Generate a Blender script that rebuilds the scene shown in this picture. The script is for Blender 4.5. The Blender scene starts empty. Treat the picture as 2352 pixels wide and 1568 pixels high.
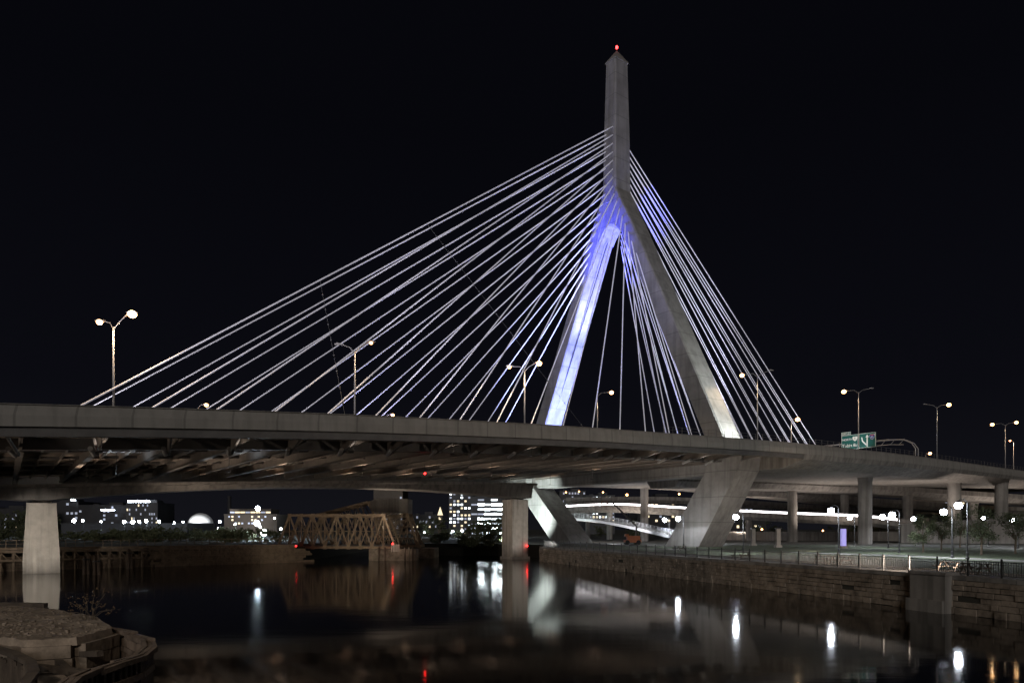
import bpy, bmesh, math, random, mathutils
from mathutils import Vector, Matrix
R = random.Random(7)
scene = bpy.context.scene
scene.view_settings.view_transform='Standard'
scene.view_settings.look='None'
scene.view_settings.exposure=0
COL = scene.collection
F=1568.0; H=6.0; HOR=1215.0
def W(px,py,d): return Vector(((px-1176)/F*d, d, H+(HOR-py)/F*d))
def G(px,d,z=2.7): return Vector(((px-1176)/F*d, d, z))

# ---------------- materials ----------------
def newmat(name):
    m=bpy.data.materials.new(name); m.use_nodes=True
    nt=m.node_tree; b=nt.nodes['Principled BSDF']; return m,nt,b
def noise_mat(name,c1,c2,scale=1.0,rough=.8,bump=.3,bscale=8,joint=None,metal=0,stretch=(1,1,1),jaxis='Z',stain=0.0):
    m,nt,b=newmat(name); N=nt.nodes; L=nt.links
    tc=N.new('ShaderNodeTexCoord'); mp=N.new('ShaderNodeMapping'); mp.inputs['Scale'].default_value=stretch
    L.new(tc.outputs['Object'],mp.inputs['Vector'])
    n1=N.new('ShaderNodeTexNoise'); n1.inputs['Scale'].default_value=scale; n1.inputs['Detail'].default_value=8; n1.inputs['Roughness'].default_value=.65
    L.new(mp.outputs[0],n1.inputs['Vector'])
    cr=N.new('ShaderNodeValToRGB'); cr.color_ramp.elements[0].position=.3; cr.color_ramp.elements[1].position=.7
    cr.color_ramp.elements[0].color=(*c1,1); cr.color_ramp.elements[1].color=(*c2,1)
    L.new(n1.outputs['Fac'],cr.inputs['Fac']); out=cr.outputs['Color']
    if stain>0:
        mp2=N.new('ShaderNodeMapping'); mp2.inputs['Scale'].default_value=(1.2,1.2,.07); L.new(tc.outputs['Object'],mp2.inputs['Vector'])
        n3=N.new('ShaderNodeTexNoise'); n3.inputs['Scale'].default_value=1.0; n3.inputs['Detail'].default_value=5; L.new(mp2.outputs[0],n3.inputs['Vector'])
        c3=N.new('ShaderNodeValToRGB'); c3.color_ramp.elements[0].position=.38; c3.color_ramp.elements[1].position=.55
        v=1-stain; c3.color_ramp.elements[0].color=(v,v,v,1); c3.color_ramp.elements[1].color=(1,1,1,1)
        L.new(n3.outputs['Fac'],c3.inputs['Fac'])
        mx=N.new('ShaderNodeMix'); mx.data_type='RGBA'; mx.blend_type='MULTIPLY'; mx.inputs[0].default_value=1
        L.new(out,mx.inputs[6]); L.new(c3.outputs[0],mx.inputs[7]); out=mx.outputs[2]
    if joint:
        sp=N.new('ShaderNodeSeparateXYZ'); L.new(tc.outputs['Object'],sp.inputs[0])
        md=N.new('ShaderNodeMath'); md.operation='PINGPONG'; md.inputs[1].default_value=joint/2
        L.new(sp.outputs[jaxis],md.inputs[0])
        lt=N.new('ShaderNodeMath'); lt.operation='LESS_THAN'; lt.inputs[1].default_value=.07; L.new(md.outputs[0],lt.inputs[0])
        ml=N.new('ShaderNodeMath'); ml.operation='MULTIPLY'; ml.inputs[1].default_value=.45; L.new(lt.outputs[0],ml.inputs[0])
        mx=N.new('ShaderNodeMix'); mx.data_type='RGBA'; L.new(ml.outputs[0],mx.inputs[0]); L.new(out,mx.inputs[6]); mx.inputs[7].default_value=(c1[0]*.3,c1[1]*.3,c1[2]*.3,1); out=mx.outputs[2]
    L.new(out,b.inputs['Base Color']); b.inputs['Roughness'].default_value=rough; b.inputs['Metallic'].default_value=metal
    if bump>0:
        n2=N.new('ShaderNodeTexNoise'); n2.inputs['Scale'].default_value=bscale; n2.inputs['Detail'].default_value=6
        L.new(tc.outputs['Object'],n2.inputs['Vector'])
        bp=N.new('ShaderNodeBump'); bp.inputs['Strength'].default_value=bump; bp.inputs['Distance'].default_value=.05
        L.new(n2.outputs['Fac'],bp.inputs['Height']); L.new(bp.outputs[0],b.inputs['Normal'])
    return m
def emit(name,c,s):
    m,nt,b=newmat(name); b.inputs['Base Color'].default_value=(*[min(1,x) for x in c],1)
    b.inputs['Emission Color'].default_value=(*c,1); b.inputs['Emission Strength'].default_value=s; return m
M={}
M['concrete']=noise_mat('concrete',(.19,.18,.175),(.29,.28,.27),.35,.85,.3,6,joint=4.6,stain=.2)
M['pale_concrete']=noise_mat('pale_concrete',(.22,.204,.185),(.28,.262,.24),.3,.85,.3,6,joint=3.2,jaxis='X',stain=.15)
M['ramp_concrete']=noise_mat('ramp_concrete',(.17,.155,.14),(.26,.24,.22),.3,.85,.2,4,stain=.35)
M['pillar']=noise_mat('pillar',(.40,.36,.31),(.56,.51,.45),.8,.85,.5,4,stain=.35)
M['steel']=noise_mat('bridge_steel',(.08,.075,.072),(.14,.13,.125),.6,.55,.1,5)
M['beam']=noise_mat('beam_steel',(.12,.105,.092),(.20,.175,.155),.6,.65,.1,5)
M['slab']=noise_mat('slab_soffit',(.20,.165,.14),(.31,.26,.22),.25,.8,.1,5)
M['strut']=noise_mat('strut_steel',(.28,.27,.26),(.38,.37,.36),1,.5,.05,5)
M['rail_steel']=noise_mat('pale_rail_steel',(.5,.5,.51),(.65,.65,.66),1,.5,.05,5)
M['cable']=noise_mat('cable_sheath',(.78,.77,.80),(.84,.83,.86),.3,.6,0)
cb=M['cable'].node_tree.nodes['Principled BSDF']; cb.inputs['Emission Color'].default_value=(.80,.79,1,1); cb.inputs['Emission Strength'].default_value=.17  # faint glow put into the sheath so cables read bright and continuous
M['tie']=noise_mat('tie_wire',(.10,.10,.11),(.15,.15,.16),2,.5,0)
M['asphalt']=noise_mat('asphalt',(.04,.04,.04),(.065,.063,.06),1,.9,.3,20)
M['grass']=noise_mat('grass',(.028,.042,.018),(.06,.078,.036),.8,.95,.8,18)
M['paving']=noise_mat('paving',(.13,.125,.12),(.21,.20,.19),1.5,.9,.3,12)
M['earth']=noise_mat('earth',(.02,.02,.015),(.05,.045,.035),.05,.95,.3,1)
M['stone']=noise_mat('quay_stone',(.09,.07,.053),(.34,.275,.215),.9,.9,.9,5)
M['rubble']=noise_mat('rubble_stone',(.10,.08,.062),(.32,.26,.205),1.3,.95,1.0,5)
M['timber']=noise_mat('weathered_timber',(.06,.043,.032),(.2,.15,.115),1.5,.9,.8,7,stretch=(1,1,.3))
M['darktimber']=noise_mat('wet_timber',(.035,.026,.02),(.10,.078,.06),1.5,.9,.8,7,stretch=(1,1,.3))
M['trestle']=noise_mat('trestle_timber',(.10,.072,.05),(.22,.165,.12),1.2,.9,.4,5)
M['rust']=noise_mat('truss_paint',(.20,.14,.09),(.35,.26,.17),1.2,.7,.3,6)
M['black']=noise_mat('black_paint',(.015,.015,.016),(.03,.03,.03),2,.4,0)
M['pole']=noise_mat('galvanised_pole',(.30,.29,.30),(.42,.40,.40),2,.45,0)
M['bark']=noise_mat('bark',(.06,.045,.03),(.14,.11,.08),4,.95,.6,20,stretch=(1,1,.2))
M['leaf']=noise_mat('leaf',(.045,.06,.03),(.10,.12,.06),3,.7,0)
M['darkleaf']=noise_mat('dark_leaf',(.03,.04,.015),(.07,.07,.03),1,.8,0)
M['dryleaf']=noise_mat('dry_leaf',(.10,.06,.03),(.2,.13,.065),3,.8,0)
M['wall_dark']=noise_mat('dark_facade',(.018,.017,.02),(.035,.033,.035),.1,.8,0)
M['wall_brown']=noise_mat('brown_facade',(.09,.07,.055),(.14,.11,.09),.1,.8,0)
M['wall_mid']=noise_mat('grey_facade',(.05,.05,.055),(.085,.085,.09),.1,.8,0)
M['green']=noise_mat('sign_green',(.0,.09,.085),(.004,.12,.11),1,.5,0)
M['white']=noise_mat('sign_white',(.75,.75,.75),(.82,.82,.82),1,.5,0)
M['blue']=noise_mat('shield_blue',(.02,.06,.3),(.03,.08,.35),1,.5,0)
M['redp']=noise_mat('shield_red',(.5,.03,.03),(.55,.04,.04),1,.5,0)
M['orange']=noise_mat('orange_paint',(.42,.11,.03),(.52,.15,.04),2,.5,.05,5)
M['tire']=noise_mat('rubber',(.02,.02,.02),(.03,.03,.03),2,.9,0)
M['dome']=noise_mat('dome_white',(.75,.75,.75),(.82,.82,.82),.2,.5,0)
M['warm']=emit('warm_lamp',(1,.50,.19),12)
M['warm_big']=emit('warm_lamp_near',(1,.56,.25),24)
M['warm_dim']=emit('warm_lamp_dim',(1,.46,.17),9)
M['cool']=emit('cool_lamp',(.80,.88,1),60)
M['city']=emit('city_lamp',(.72,.87,1),320)
M['red']=emit('red_lamp',(1,.012,.012),26)
M['redtop']=emit('red_beacon',(1,.04,.04),9)
M['win_w']=emit('window_white',(.85,.95,1),4)
M['win_y']=emit('window_warm',(1,.82,.55),1.1)
M['win_b']=emit('window_bright',(.85,.97,1),55)
M['win_d']=emit('window_dim',(.75,.8,1),.2)
M['signlit']=emit('sign_letters',(.78,.88,1),40.0)
M['strip']=emit('light_trail',(1,.93,.95),5)  # emissive strip standing in for vehicle light trails on the low ramp
M['violet']=emit('violet_panel',(.45,.42,1),.45)
def water_mat():
    m,nt,b=newmat('water'); N=nt.nodes; L=nt.links
    b.inputs['Base Color'].default_value=(.001,.0013,.002,1); b.inputs['IOR'].default_value=1.27
    tc=N.new('ShaderNodeTexCoord'); mp=N.new('ShaderNodeMapping'); mp.inputs['Scale'].default_value=(.25,.8,1); L.new(tc.outputs['Object'],mp.inputs[0])
    n=N.new('ShaderNodeTexNoise'); n.inputs['Scale'].default_value=.8; n.inputs['Detail'].default_value=3; L.new(mp.outputs[0],n.inputs['Vector'])
    bp=N.new('ShaderNodeBump'); bp.inputs['Strength'].default_value=.25; bp.inputs['Distance'].default_value=.02
    L.new(n.outputs['Fac'],bp.inputs['Height']); L.new(bp.outputs[0],b.inputs['Normal'])
    sx=N.new('ShaderNodeSeparateXYZ'); L.new(tc.outputs['Object'],sx.inputs[0])
    mr=N.new('ShaderNodeMapRange'); mr.inputs[1].default_value=25; mr.inputs[2].default_value=100; mr.inputs[3].default_value=.055; mr.inputs[4].default_value=.12
    L.new(sx.outputs['Y'],mr.inputs[0]); L.new(mr.outputs[0],b.inputs['Roughness'])
    return m
M['water']=water_mat()

# ---------------- mesh builder ----------------
class MB:
    def __init__(s): s.v=[]; s.f=[]
    def ring(s,rings,cap=True):
        n=len(rings[0]); o=len(s.v)
        for r in rings: s.v+= [Vector(p) for p in r]
        for i in range(len(rings)-1):
            for j in range(n):
                a=o+i*n+j; b=o+i*n+(j+1)%n
                s.f.append((a,b,b+n,a+n))
        if cap:
            s.f.append(tuple(o+j for j in range(n))[::-1]); s.f.append(tuple(o+(len(rings)-1)*n+j for j in range(n)))
        return s
    def box(s,c,sz,rz=0):
        c=Vector(c); hx,hy,hz=[q/2 for q in sz]; cs,sn=math.cos(rz),math.sin(rz)
        def rr(z): return [(c.x+x*cs-y*sn,c.y+x*sn+y*cs,c.z+z) for x,y in ((-hx,-hy),(hx,-hy),(hx,hy),(-hx,hy))]
        return s.ring([rr(-hz),rr(hz)])
    def beam(s,p,q,w,h=None,up=(0,0,1)):
        h=h or w; p=Vector(p);q=Vector(q);d=(q-p).normalized();up=Vector(up)
        if abs(d.dot(up))>.98: up=Vector((0,1,0)) if abs(d.y)<.9 else Vector((1,0,0))
        a=d.cross(up).normalized(); b=a.cross(d)
        def rr(o): return [o+a*w/2*x+b*h/2*y for x,y in ((-1,-1),(1,-1),(1,1),(-1,1))]
        return s.ring([rr(p),rr(q)])
    def tube(s,p,q,r0,r1=None,n=8,seg=1):
        r1=r0 if r1 is None else r1; p=Vector(p);q=Vector(q);d=(q-p).normalized()
        up=Vector((0,0,1)) if abs(d.z)<.95 else Vector((1,0,0))
        a=d.cross(up).normalized(); b=a.cross(d)
        def rr(o,r): return [o+a*r*math.cos(2*math.pi*i/n)+b*r*math.sin(2*math.pi*i/n) for i in range(n)]
        return s.ring([rr(p.lerp(q,k/seg),r0+(r1-r0)*k/seg) for k in range(seg+1)])
    def path(s,pts,r,n=6):
        for a,b in zip(pts,pts[1:]): s.tube(a,b,r,r,n)
        return s
    def lathe(s,c,prof,n=16):
        c=Vector(c)
        return s.ring([[c+Vector((r*math.cos(2*math.pi*i/n),r*math.sin(2*math.pi*i/n),z)) for i in range(n)] for r,z in prof])
    def ball(s,c,r,n=10,sq=1):
        k=6
        return s.lathe(c,[(max(.02*r,r*math.sin(math.pi*i/k)),-r*sq*math.cos(math.pi*i/k)) for i in range(k+1)],n)
    def quad(s,a,b,c,d):
        o=len(s.v); s.v+=[Vector(a),Vector(b),Vector(c),Vector(d)]; s.f.append((o,o+1,o+2,o+3)); return s
ORG={}
def tag(o,label=None,cat=None,group=None,kind=None):
    if label:o['label']=label
    if cat:o['category']=cat
    if group:o['group']=group
    if kind:o['kind']=kind
    return o
def make(mb,name,mat,parent=None,smooth=False,origin=None,norm=True,**k):
    off=ORG[parent.name] if parent else Vector(origin if origin is not None else (0,0,0))
    me=bpy.data.meshes.new(name); me.from_pydata([tuple(v-off) for v in mb.v],[],mb.f); me.update()
    if norm:
        bm=bmesh.new(); bm.from_mesh(me); bmesh.ops.recalc_face_normals(bm,faces=bm.faces); bm.to_mesh(me); bm.free()
    me.materials.append(M[mat])
    if smooth:
        for p in me.polygons: p.use_smooth=True
    o=bpy.data.objects.new(name,me); COL.objects.link(o)
    if parent: o.parent=parent
    else: o.location=off
    ORG[o.name]=off.copy()
    return tag(o,**k)
def thing(name,loc,label,cat,group=None,kind=None):
    o=bpy.data.objects.new(name,None); o.empty_display_size=.5; o.location=loc; COL.objects.link(o); ORG[o.name]=Vector(loc)
    return tag(o,label,cat,group,kind)
def textobj(txt,size,loc,rotm,mat,parent,name='lettering',align='CENTER'):
    cu=bpy.data.curves.new('t','FONT'); cu.body=txt; cu.size=size; cu.extrude=.01; cu.align_x=align; cu.offset=.012*size
    t=bpy.data.objects.new('t',cu); COL.objects.link(t); dg=bpy.context.evaluated_depsgraph_get(); dg.update()
    me=bpy.data.meshes.new_from_object(t.evaluated_get(dg)); bpy.data.objects.remove(t)
    me.materials.clear(); me.materials.append(M[mat])
    me.transform(Matrix.Translation(Vector(loc)-ORG[parent.name])@rotm)
    o=bpy.data.objects.new(name,me); COL.objects.link(o); o.parent=parent; ORG[o.name]=ORG[parent.name].copy(); return o
def spot(loc,tgt,power,col=(1,1,1),ang=60,blend=.6,rad=.3,name='flood_or_fill_spot'):  # default name covers tower floods and added fill spots alike
    l=bpy.data.lights.new(name,'SPOT'); l.energy=power; l.color=col; l.spot_size=math.radians(ang); l.spot_blend=blend; l.shadow_soft_size=rad
    o=bpy.data.objects.new(name,l); COL.objects.link(o); o.location=loc
    o.rotation_euler=(Vector(tgt)-Vector(loc)).to_track_quat('-Z','Y').to_euler(); return o

# ---------------- setting ----------------
mb=MB(); mb.quad((-3000,-300,0),(3000,-300,0),(3000,5000,0),(-3000,5000,0))
make(mb,'water','water',kind='structure',label='calm dark river water reflecting city lights',cat='water')
shore=[(60,-60),(33,44),(6.5,125),(6,146),(-3,151),(-3,157),(-21.5,158),(-21.5,240),(-40,240),(-40,127),(-78,99),(-600,60),(-4000,60),(-4000,6000),(4000,6000),(4000,-60)]
me=bpy.data.meshes.new('ground'); bm=bmesh.new()
top=[bm.verts.new((x,y,2.7)) for x,y in shore]; bot=[bm.verts.new((x,y,-1)) for x,y in shore]
bm.faces.new(top)
for i in range(len(shore)):
    j=(i+1)%len(shore); bm.faces.new((top[i],bot[i],bot[j],top[j]))
bmesh.ops.triangulate(bm,faces=[f for f in bm.faces if len(f.verts)>4]); bmesh.ops.recalc_face_normals(bm,faces=bm.faces); bm.to_mesh(me); bm.free()
me.materials.append(M['earth']); g=bpy.data.objects.new('ground',me); COL.objects.link(g); tag(g,'flat riverbank ground of bare earth','ground',kind='structure')

A=Vector((6.5,125,0)); B=Vector((33,44,0)); wd=(B-A).normalized(); wn=Vector((-wd.y,wd.x,0))
if wn.x<0: wn=-wn
WL=(B-A).length
def Q(l,off,z): p=A+wd*l+wn*off; return Vector((p.x,p.y,z))
mb=MB(); mb.quad(Q(-5,4.2,2.704),Q(WL+25,4.2,2.704),Q(WL+25,90,2.704),Q(-5,60,2.704)); make(mb,'lawn','grass',kind='structure',label='mown park lawn beside the river wall',cat='lawn')
mb=MB(); mb.quad(Q(-8,.9,2.708),Q(WL+30,.9,2.708),Q(WL+30,4.2,2.708),Q(-8,4.2,2.708)); make(mb,'riverside_path','paving',kind='structure',label='paved path along the river wall',cat='path')
mb=MB(); pts=[]
for i in range(25):
    a=i/24; l=12+a*75; off=12+14*math.sin(a*2.6)+a*3
    pts.append((Q(l,off-1.6,2.71),Q(l,off+1.6,2.71)))
for a,b in zip(pts,pts[1:]): mb.quad(a[0],b[0],b[1],a[1])
make(mb,'park_path','paving',kind='structure',label='curving concrete path across the lawn',cat='path')
mb=MB(); mb.beam(Q(-5,4.3,2.76),Q(WL+25,4.3,2.76),.15,.12); make(mb,'kerb','paving',kind='structure',label='low concrete kerb between path and lawn',cat='kerb')

# quay wall
rz=math.atan2(wd.y,wd.x)
mb=MB(); rows=[(.0,.5),(.5,.92),(.92,1.3),(1.3,1.68),(1.68,2.04),(2.04,2.4)]
mb.box(Q((WL+10)/2,.42,1.2),((WL+14),.5,2.38),rz)
for z0,z1 in rows:
    l=-4
    while l<WL+8:
        w=R.uniform(.45,1.7)
        if R.random()>.02:
            pr=R.uniform(-.04,.10)
            mb.box(Q(l+w/2,.12-pr,(z0+z1)/2+R.uniform(-.015,.015)),(w-R.uniform(.02,.07),.4,z1-z0-R.uniform(.02,.06)),rz+R.uniform(-.02,.02))
        l+=w
make(mb,'stone_block','stone',qw:=thing('quay_wall',Q(0,0,0),'rough granite block river wall with flat coping','wall'))
mb=MB(); l=-4
while l<WL+10:
    mb.box(Q(l+1.2,.38,2.56+R.uniform(-.015,.015)),(2.37,.95,.3),rz); l+=2.4
make(mb,'coping','ramp_concrete',qw)
mb=MB()
for z0,z1 in rows:
    y=125.
    while y<146: 
        mb.box((6.1+R.uniform(-.06,.06),y+.7,(z0+z1)/2),(.6,1.33,z1-z0-.05)); y+=1.4
make(mb,'return_wall','stone',qw)
kb=.925*WL
mb=MB()
mb.box(Q(kb,-.1,1.35),(2.9,1.3,2.75),rz); mb.box(Q(kb,-.1,2.82),(3.1,1.5,.2),rz); mb.box(Q(kb-.1,-.85,.45),(3.0,.3,.9),rz)
make(mb,'buttress','ramp_concrete',qw)

# railing fence
fe=thing('railing_fence',Q(0,.5,2.7),'black metal picket railing along the river wall coping','fence')
mbr=MB(); mbk=MB()
l=-3
while l<WL+12:
    mbp=MB(); mbp.box(Q(l,.5,3.3),(.09,.09,1.24),rz); mbp.ball(Q(l,.5,3.95),.07,6); make(mbp,'fence_post','black',fe); l+=2.4
mbr.beam(Q(-3,.5,3.78),Q(WL+12,.5,3.78),.06,.05); mbr.beam(Q(-3,.5,2.86),Q(WL+12,.5,2.86),.05,.05); mbr.beam(Q(-3,.5,3.6),Q(WL+12,.5,3.6),.03,.03)
l=-3
while l<WL+12: mbk.beam(Q(l,.5,2.86),Q(l,.5,3.78),.025,.025); l+=.17
make(mbr,'rail','black',fe); make(mbk,'picket','black',fe)

# ---------------- main bridge ----------------
C=Vector((22.8,148.5,0)); US=Vector((.595,-.803,0)).normalized(); UT=Vector((-.803,-.595,0)).normalized()
def P(t,s,z): p=C+US*s+UT*t; return Vector((p.x,p.y,z))
ZD=[(-200,21.0),(-140,21.6),(-42,21.4),(0,20.7),(50,19.0),(80,17.5),(107,15.6),(135,13.2)]
def zd(t):
    for (a,x),(b,y) in zip(ZD,ZD[1:]):
        if t<=b: 
            k=(t-a)/(b-a); return x+(y-x)*k
    return ZD[-1][1]
def zs(t): return (zd(t-8)+zd(t)+zd(t+8))/3
br=thing('cable_stayed_bridge',C+Vector((0,0,2.7)),'concrete inverted-Y tower bridge with white stay cables lit blue','bridge')
def rect(s,hs,ht,z,t0=0): return [P(t0-ht,s-hs,z),P(t0+ht,s-hs,z),P(t0+ht,s+hs,z),P(t0-ht,s+hs,z)]
def chrect(s,hs,ht,z,c=.25):
    return [P(-ht+c,s-hs,z),P(ht-c,s-hs,z),P(ht,s-hs+c,z),P(ht,s+hs-c,z),P(ht-c,s+hs,z),P(-ht+c,s+hs,z),P(-ht,s+hs-c,z),P(-ht,s-hs+c,z)]
tw=MB()
tw.ring([chrect(0,1.95,2.45,76.5),chrect(0,1.85,2.3,90),chrect(0,1.5,1.95,107)])
tw.ring([rect(0,1.56,2.01,107.02),rect(0,1.56,2.01,107.3),rect(0,.18,.2,109.8)])
for sg in (1,-1):
    tw.ring([chrect(sg*.75,1.2,2.38,79),chrect(sg*4.6,1.75,2.36,70.5),chrect(sg*29.2,2.15,2.62,19)])
web=[(-1.6,79.2),(1.6,79.2),(4.2,70.5),(3.3,68.9),(2.4,70.2),(1.3,71.3),(0,71.8),(-1.3,71.3),(-2.4,70.2),(-3.3,68.9),(-4.2,70.5)]
tw.ring([[P(-2.2,s,z) for s,z in web],[P(2.2,s,z) for s,z in web]])
tower=make(tw,'tower','concrete',br)
lw=MB()
lw.ring([rect(29.6,3.6,3.1,19.0),rect(29.3,3.5,3.1,16.6),rect(20.6,4.0,3.6,2.6)])
make(lw,'lower_leg','concrete',br)
lw=MB(); lw.ring([rect(-29.4,3.4,3.2,19.0),rect(-29.0,3.3,3.2,16.6),rect(-14.2,3.4,3.4,2.6)])
make(lw,'lower_leg','concrete',br)
lw=MB(); lw.ring([[P(2.0,-27,16.0),P(-2.0,-27,16.0),P(-2.0,-27,18.2),P(2.0,-27,18.2)],[P(2.0,27,16.0),P(-2.0,27,16.0),P(-2.0,27,18.2),P(2.0,27,18.2)]])
make(lw,'cross_beam','concrete',br)
mb=MB(); mb.tube(P(.3,-2.6,69),P(.5,-26.85,20.5),.1); make(mb,'groove_line','black',br)  # black tube drawn in for the dark groove on the leg face
mb=MB(); mb.tube(P(0,0,109.7),P(0,0,110.5),.08); make(mb,'beacon_mast','black',br)
mb=MB(); mb.ball(P(0,0,110.7),.28,10,1.4); make(mb,'beacon','redtop',br)
def strip(sec,t0,t1,step=4.0,zf=zs):
    n=max(1,int(round(abs(t1-t0)/step))); rs=[]
    for i in range(n+1):
        t=t0+(t1-t0)*i/n; rs.append([P(t,s,zf(t)+dz) for s,dz in sec])
    return MB().ring(rs)
T1=130
make(strip([(-30,-1.4),(41,-1.4),(41,-1.08),(-30,-1.08)],-4,T1),'deck_slab','slab',br)
make(strip([(-29.9,-1.07),(40.5,-1.07),(40.5,-1.04),(-29.9,-1.04)],-140,T1),'road_surface','asphalt',br)
make(strip([(40.6,-1.75),(41.25,-1.75),(41.25,-.9),(41.0,-.05),(40.75,-.05),(40.6,-.9)],-145,T1),'parapet','pale_concrete',br)
make(strip([(40.65,-.05),(41.12,-.05),(41.12,.02),(40.65,.02)],-145,T1),'parapet_cap','ramp_concrete',br)
make(strip([(40.3,-2.5),(41.0,-2.5),(41.0,-1.78),(40.3,-1.78)],-4,T1),'edge_girder','steel',br)
make(strip([(30.0,-1.08),(30.3,-1.08),(30.3,-.15),(30.0,-.15)],-140,T1),'inner_barrier','ramp_concrete',br)
make(strip([(-30.6,-2.0),(-30.0,-2.0),(-30.0,-.05),(-30.6,-.05)],-140,T1),'parapet','pale_concrete',br)
make(strip([(28.2,-2.45),(29.4,-2.45),(29.4,-1.42),(28.2,-1.42)],-4,T1),'main_girder','steel',br)
make(strip([(-29.4,-3.0),(-28.2,-3.0),(-28.2,-1.42),(-29.4,-1.42)],-4,T1),'main_girder','steel',br)
for s in (-19,-9.5,0,9.5,19,35):
    d=.35
    make(strip([(s-.2,-1.4-d),(s+.2,-1.4-d),(s+.2,-1.41),(s-.2,-1.41)],-4,T1,8),'stringer','steel',br)
make(strip([(40.59,-1.1),(41.2,-1.78),(40.9,-2.6),(37,-3.9),(-27,-3.9),(-30.5,-2.2),(-30,-1.1)],-145,-4),'approach_deck','ramp_concrete',br)
t=2.0
while t<T1-1:
    z=zs(t); zb_=z-2.45
    mb=MB(); mb.ring([[P(t-.12,s,zb_),P(t+.12,s,zb_),P(t+.12,s,z-1.41),P(t-.12,s,z-1.41)] for s in (-28.1,28.1)])
    mb.ring([[P(t-.3,s,zb_-.07),P(t+.3,s,zb_-.07),P(t+.3,s,zb_-.01),P(t-.3,s,zb_-.01)] for s in (-28,28)])
    make(mb,'floor_beam','beam',br)
    for o_ in (2.03,4.07):
        mb=MB(); mb.ring([[P(t+o_-.1,s,z-2.0),P(t+o_+.1,s,z-2.0),P(t+o_+.1,s,z-1.55),P(t+o_-.1,s,z-1.55)] for s in (-28.1,28.1)])
        make(mb,'secondary_beam','beam',br)
    mb=MB(); mb.ring([[P(t-.12,29.4,z-2.45),P(t+.12,29.4,z-2.45),P(t+.12,29.4,z-1.41),P(t-.12,29.4,z-1.41)],[P(t-.12,40.3,z-1.9),P(t+.12,40.3,z-1.9),P(t+.12,40.3,z-1.41),P(t-.12,40.3,z-1.41)]])
    make(mb,'outrigger_beam','beam',br)
    mb=MB(); mb.tube(P(t+.1,29.8,z-3.0),P(t+1.0,36.3,z-2.0),.14,.14,10)
    make(mb,'strut','steel',br)
    make(MB().tube(P(t+.4,30.0,z-3.05),P(t+.9,32.0,z-2.66),.22,.22,12),'cable_anchor','strut',br)
    t+=6.1
mb=MB(); t=32
while t>-140:
    z=zs(t); mb.beam(P(t,40.9,z),P(t,40.9,z+1.0),.05,.05); t-=2.0
t=32
while t>-140:
    for dz in (.95,.5): mb.beam(P(t,40.9,zs(t)+dz),P(t-4,40.9,zs(t-4)+dz),.03,.03)
    t-=4
make(mb,'parapet_railing','steel',br)
# cables
near=[]
for i in range(16):
    t=105-6.3*i; za=92.6-1.8*i
    sm=.9 if za>79 else .9+(79-za)*.42
    near.append((P(t,29.7,zs(t)-.9),P(1.8,sm,za)))
    t2=112.4-6.4*i; zb=91.7-1.8*i
    sf=.9 if zb>79 else .9+(79-zb)*.42
    far=(P(t2,-29.7,zs(t2)-.9),P(1.8,-sf,zb))
    for (a,b),r in ((near[-1],.085),(far,.10)):
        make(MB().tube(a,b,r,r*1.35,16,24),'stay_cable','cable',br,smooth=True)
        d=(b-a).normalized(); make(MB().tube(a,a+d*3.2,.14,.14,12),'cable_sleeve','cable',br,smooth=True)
for i in range(16):
    ta=91-4.9*i; za=89.5-1.42*i
    for so in (-.8,.8):
        a=P(-ta+(2.4 if so<0 else 0),so,zs(-ta)-.9); b=P(-2.0,so*.9,za+ (0.5 if so>0 else 0))
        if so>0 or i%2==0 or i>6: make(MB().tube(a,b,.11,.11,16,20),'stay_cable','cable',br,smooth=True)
def kforpx(c,px):
    for i in range(1000):
        p=c[0].lerp(c[1],i/1000)
        if 1176+F*p.x/p.y>=px: return p
for pxa,tend in ((735,74.3),(980,34)):
    a=kforpx(near[0],pxa); b=P(tend,29.7,zs(tend)-.9); mb=MB(); mb.tube(a,b,.022,.022,5)
    for i in range(1,10):
        mb.ball(a.lerp(b,i/10),.11,6)
    make(mb,'cross_tie','tie',br)

# ---------------- bridge lamps ----------------
def road_lamp(name,base,ztop,heads,mat,arm_dir=US,lab='tall grey road lamp glowing warm orange on the bridge deck',r=.22,group='road lamps on the bridge',pw=1300):
    o=thing(name,base,lab,'street lamp',group)
    mb=MB(); x,y,z=base
    mb.tube(base,(x,y,ztop-.5),.13,.08,8); mb.tube(base,(x,y,z+.5),.24,.22,8)
    make(mb,'pole','pole',o,smooth=True)
    for off,dz,lit in heads:
        e=Vector((x,y,ztop+dz))+arm_dir*off
        mb=MB(); m=Vector((x,y,ztop-.2))+arm_dir*off*.35+Vector((0,0,.15)); mb.path([Vector((x,y,ztop-.7)),m,e],.05)
        make(mb,'arm','pole',o)
        mb=MB(); sgn=1 if off>0 else -1
        mb.ring([[e+arm_dir*sgn*(-.1)+UT*w*.08+Vector((0,0,h)) for w,h in ((-1,0),(1,0),(1,.12),(-1,.12))],
                 [e+arm_dir*sgn*.4+UT*w*.2+Vector((0,0,h)) for w,h in ((-1,0),(1,0),(1,.2),(-1,.2))],
                 [e+arm_dir*sgn*.8+UT*w*.1+Vector((0,0,h)) for w,h in ((-1,0),(1,0),(1,.1),(-1,.1))]])
        make(mb,'lamp_head','pole',o)
        if lit:
            c=e+arm_dir*sgn*.4+Vector((0,0,-.1)); make(MB().ball(c,r*lit,12,.85),'lens',mat,o,smooth=True)
            spot(c+Vector((0,0,-r*lit-.05)),c+Vector((0,0,-5)),pw*min(lit,1.5),(1,.72,.42),165,.4,.15,'lamp_light')
    return o
XR=Vector((1,0,0))
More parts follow.
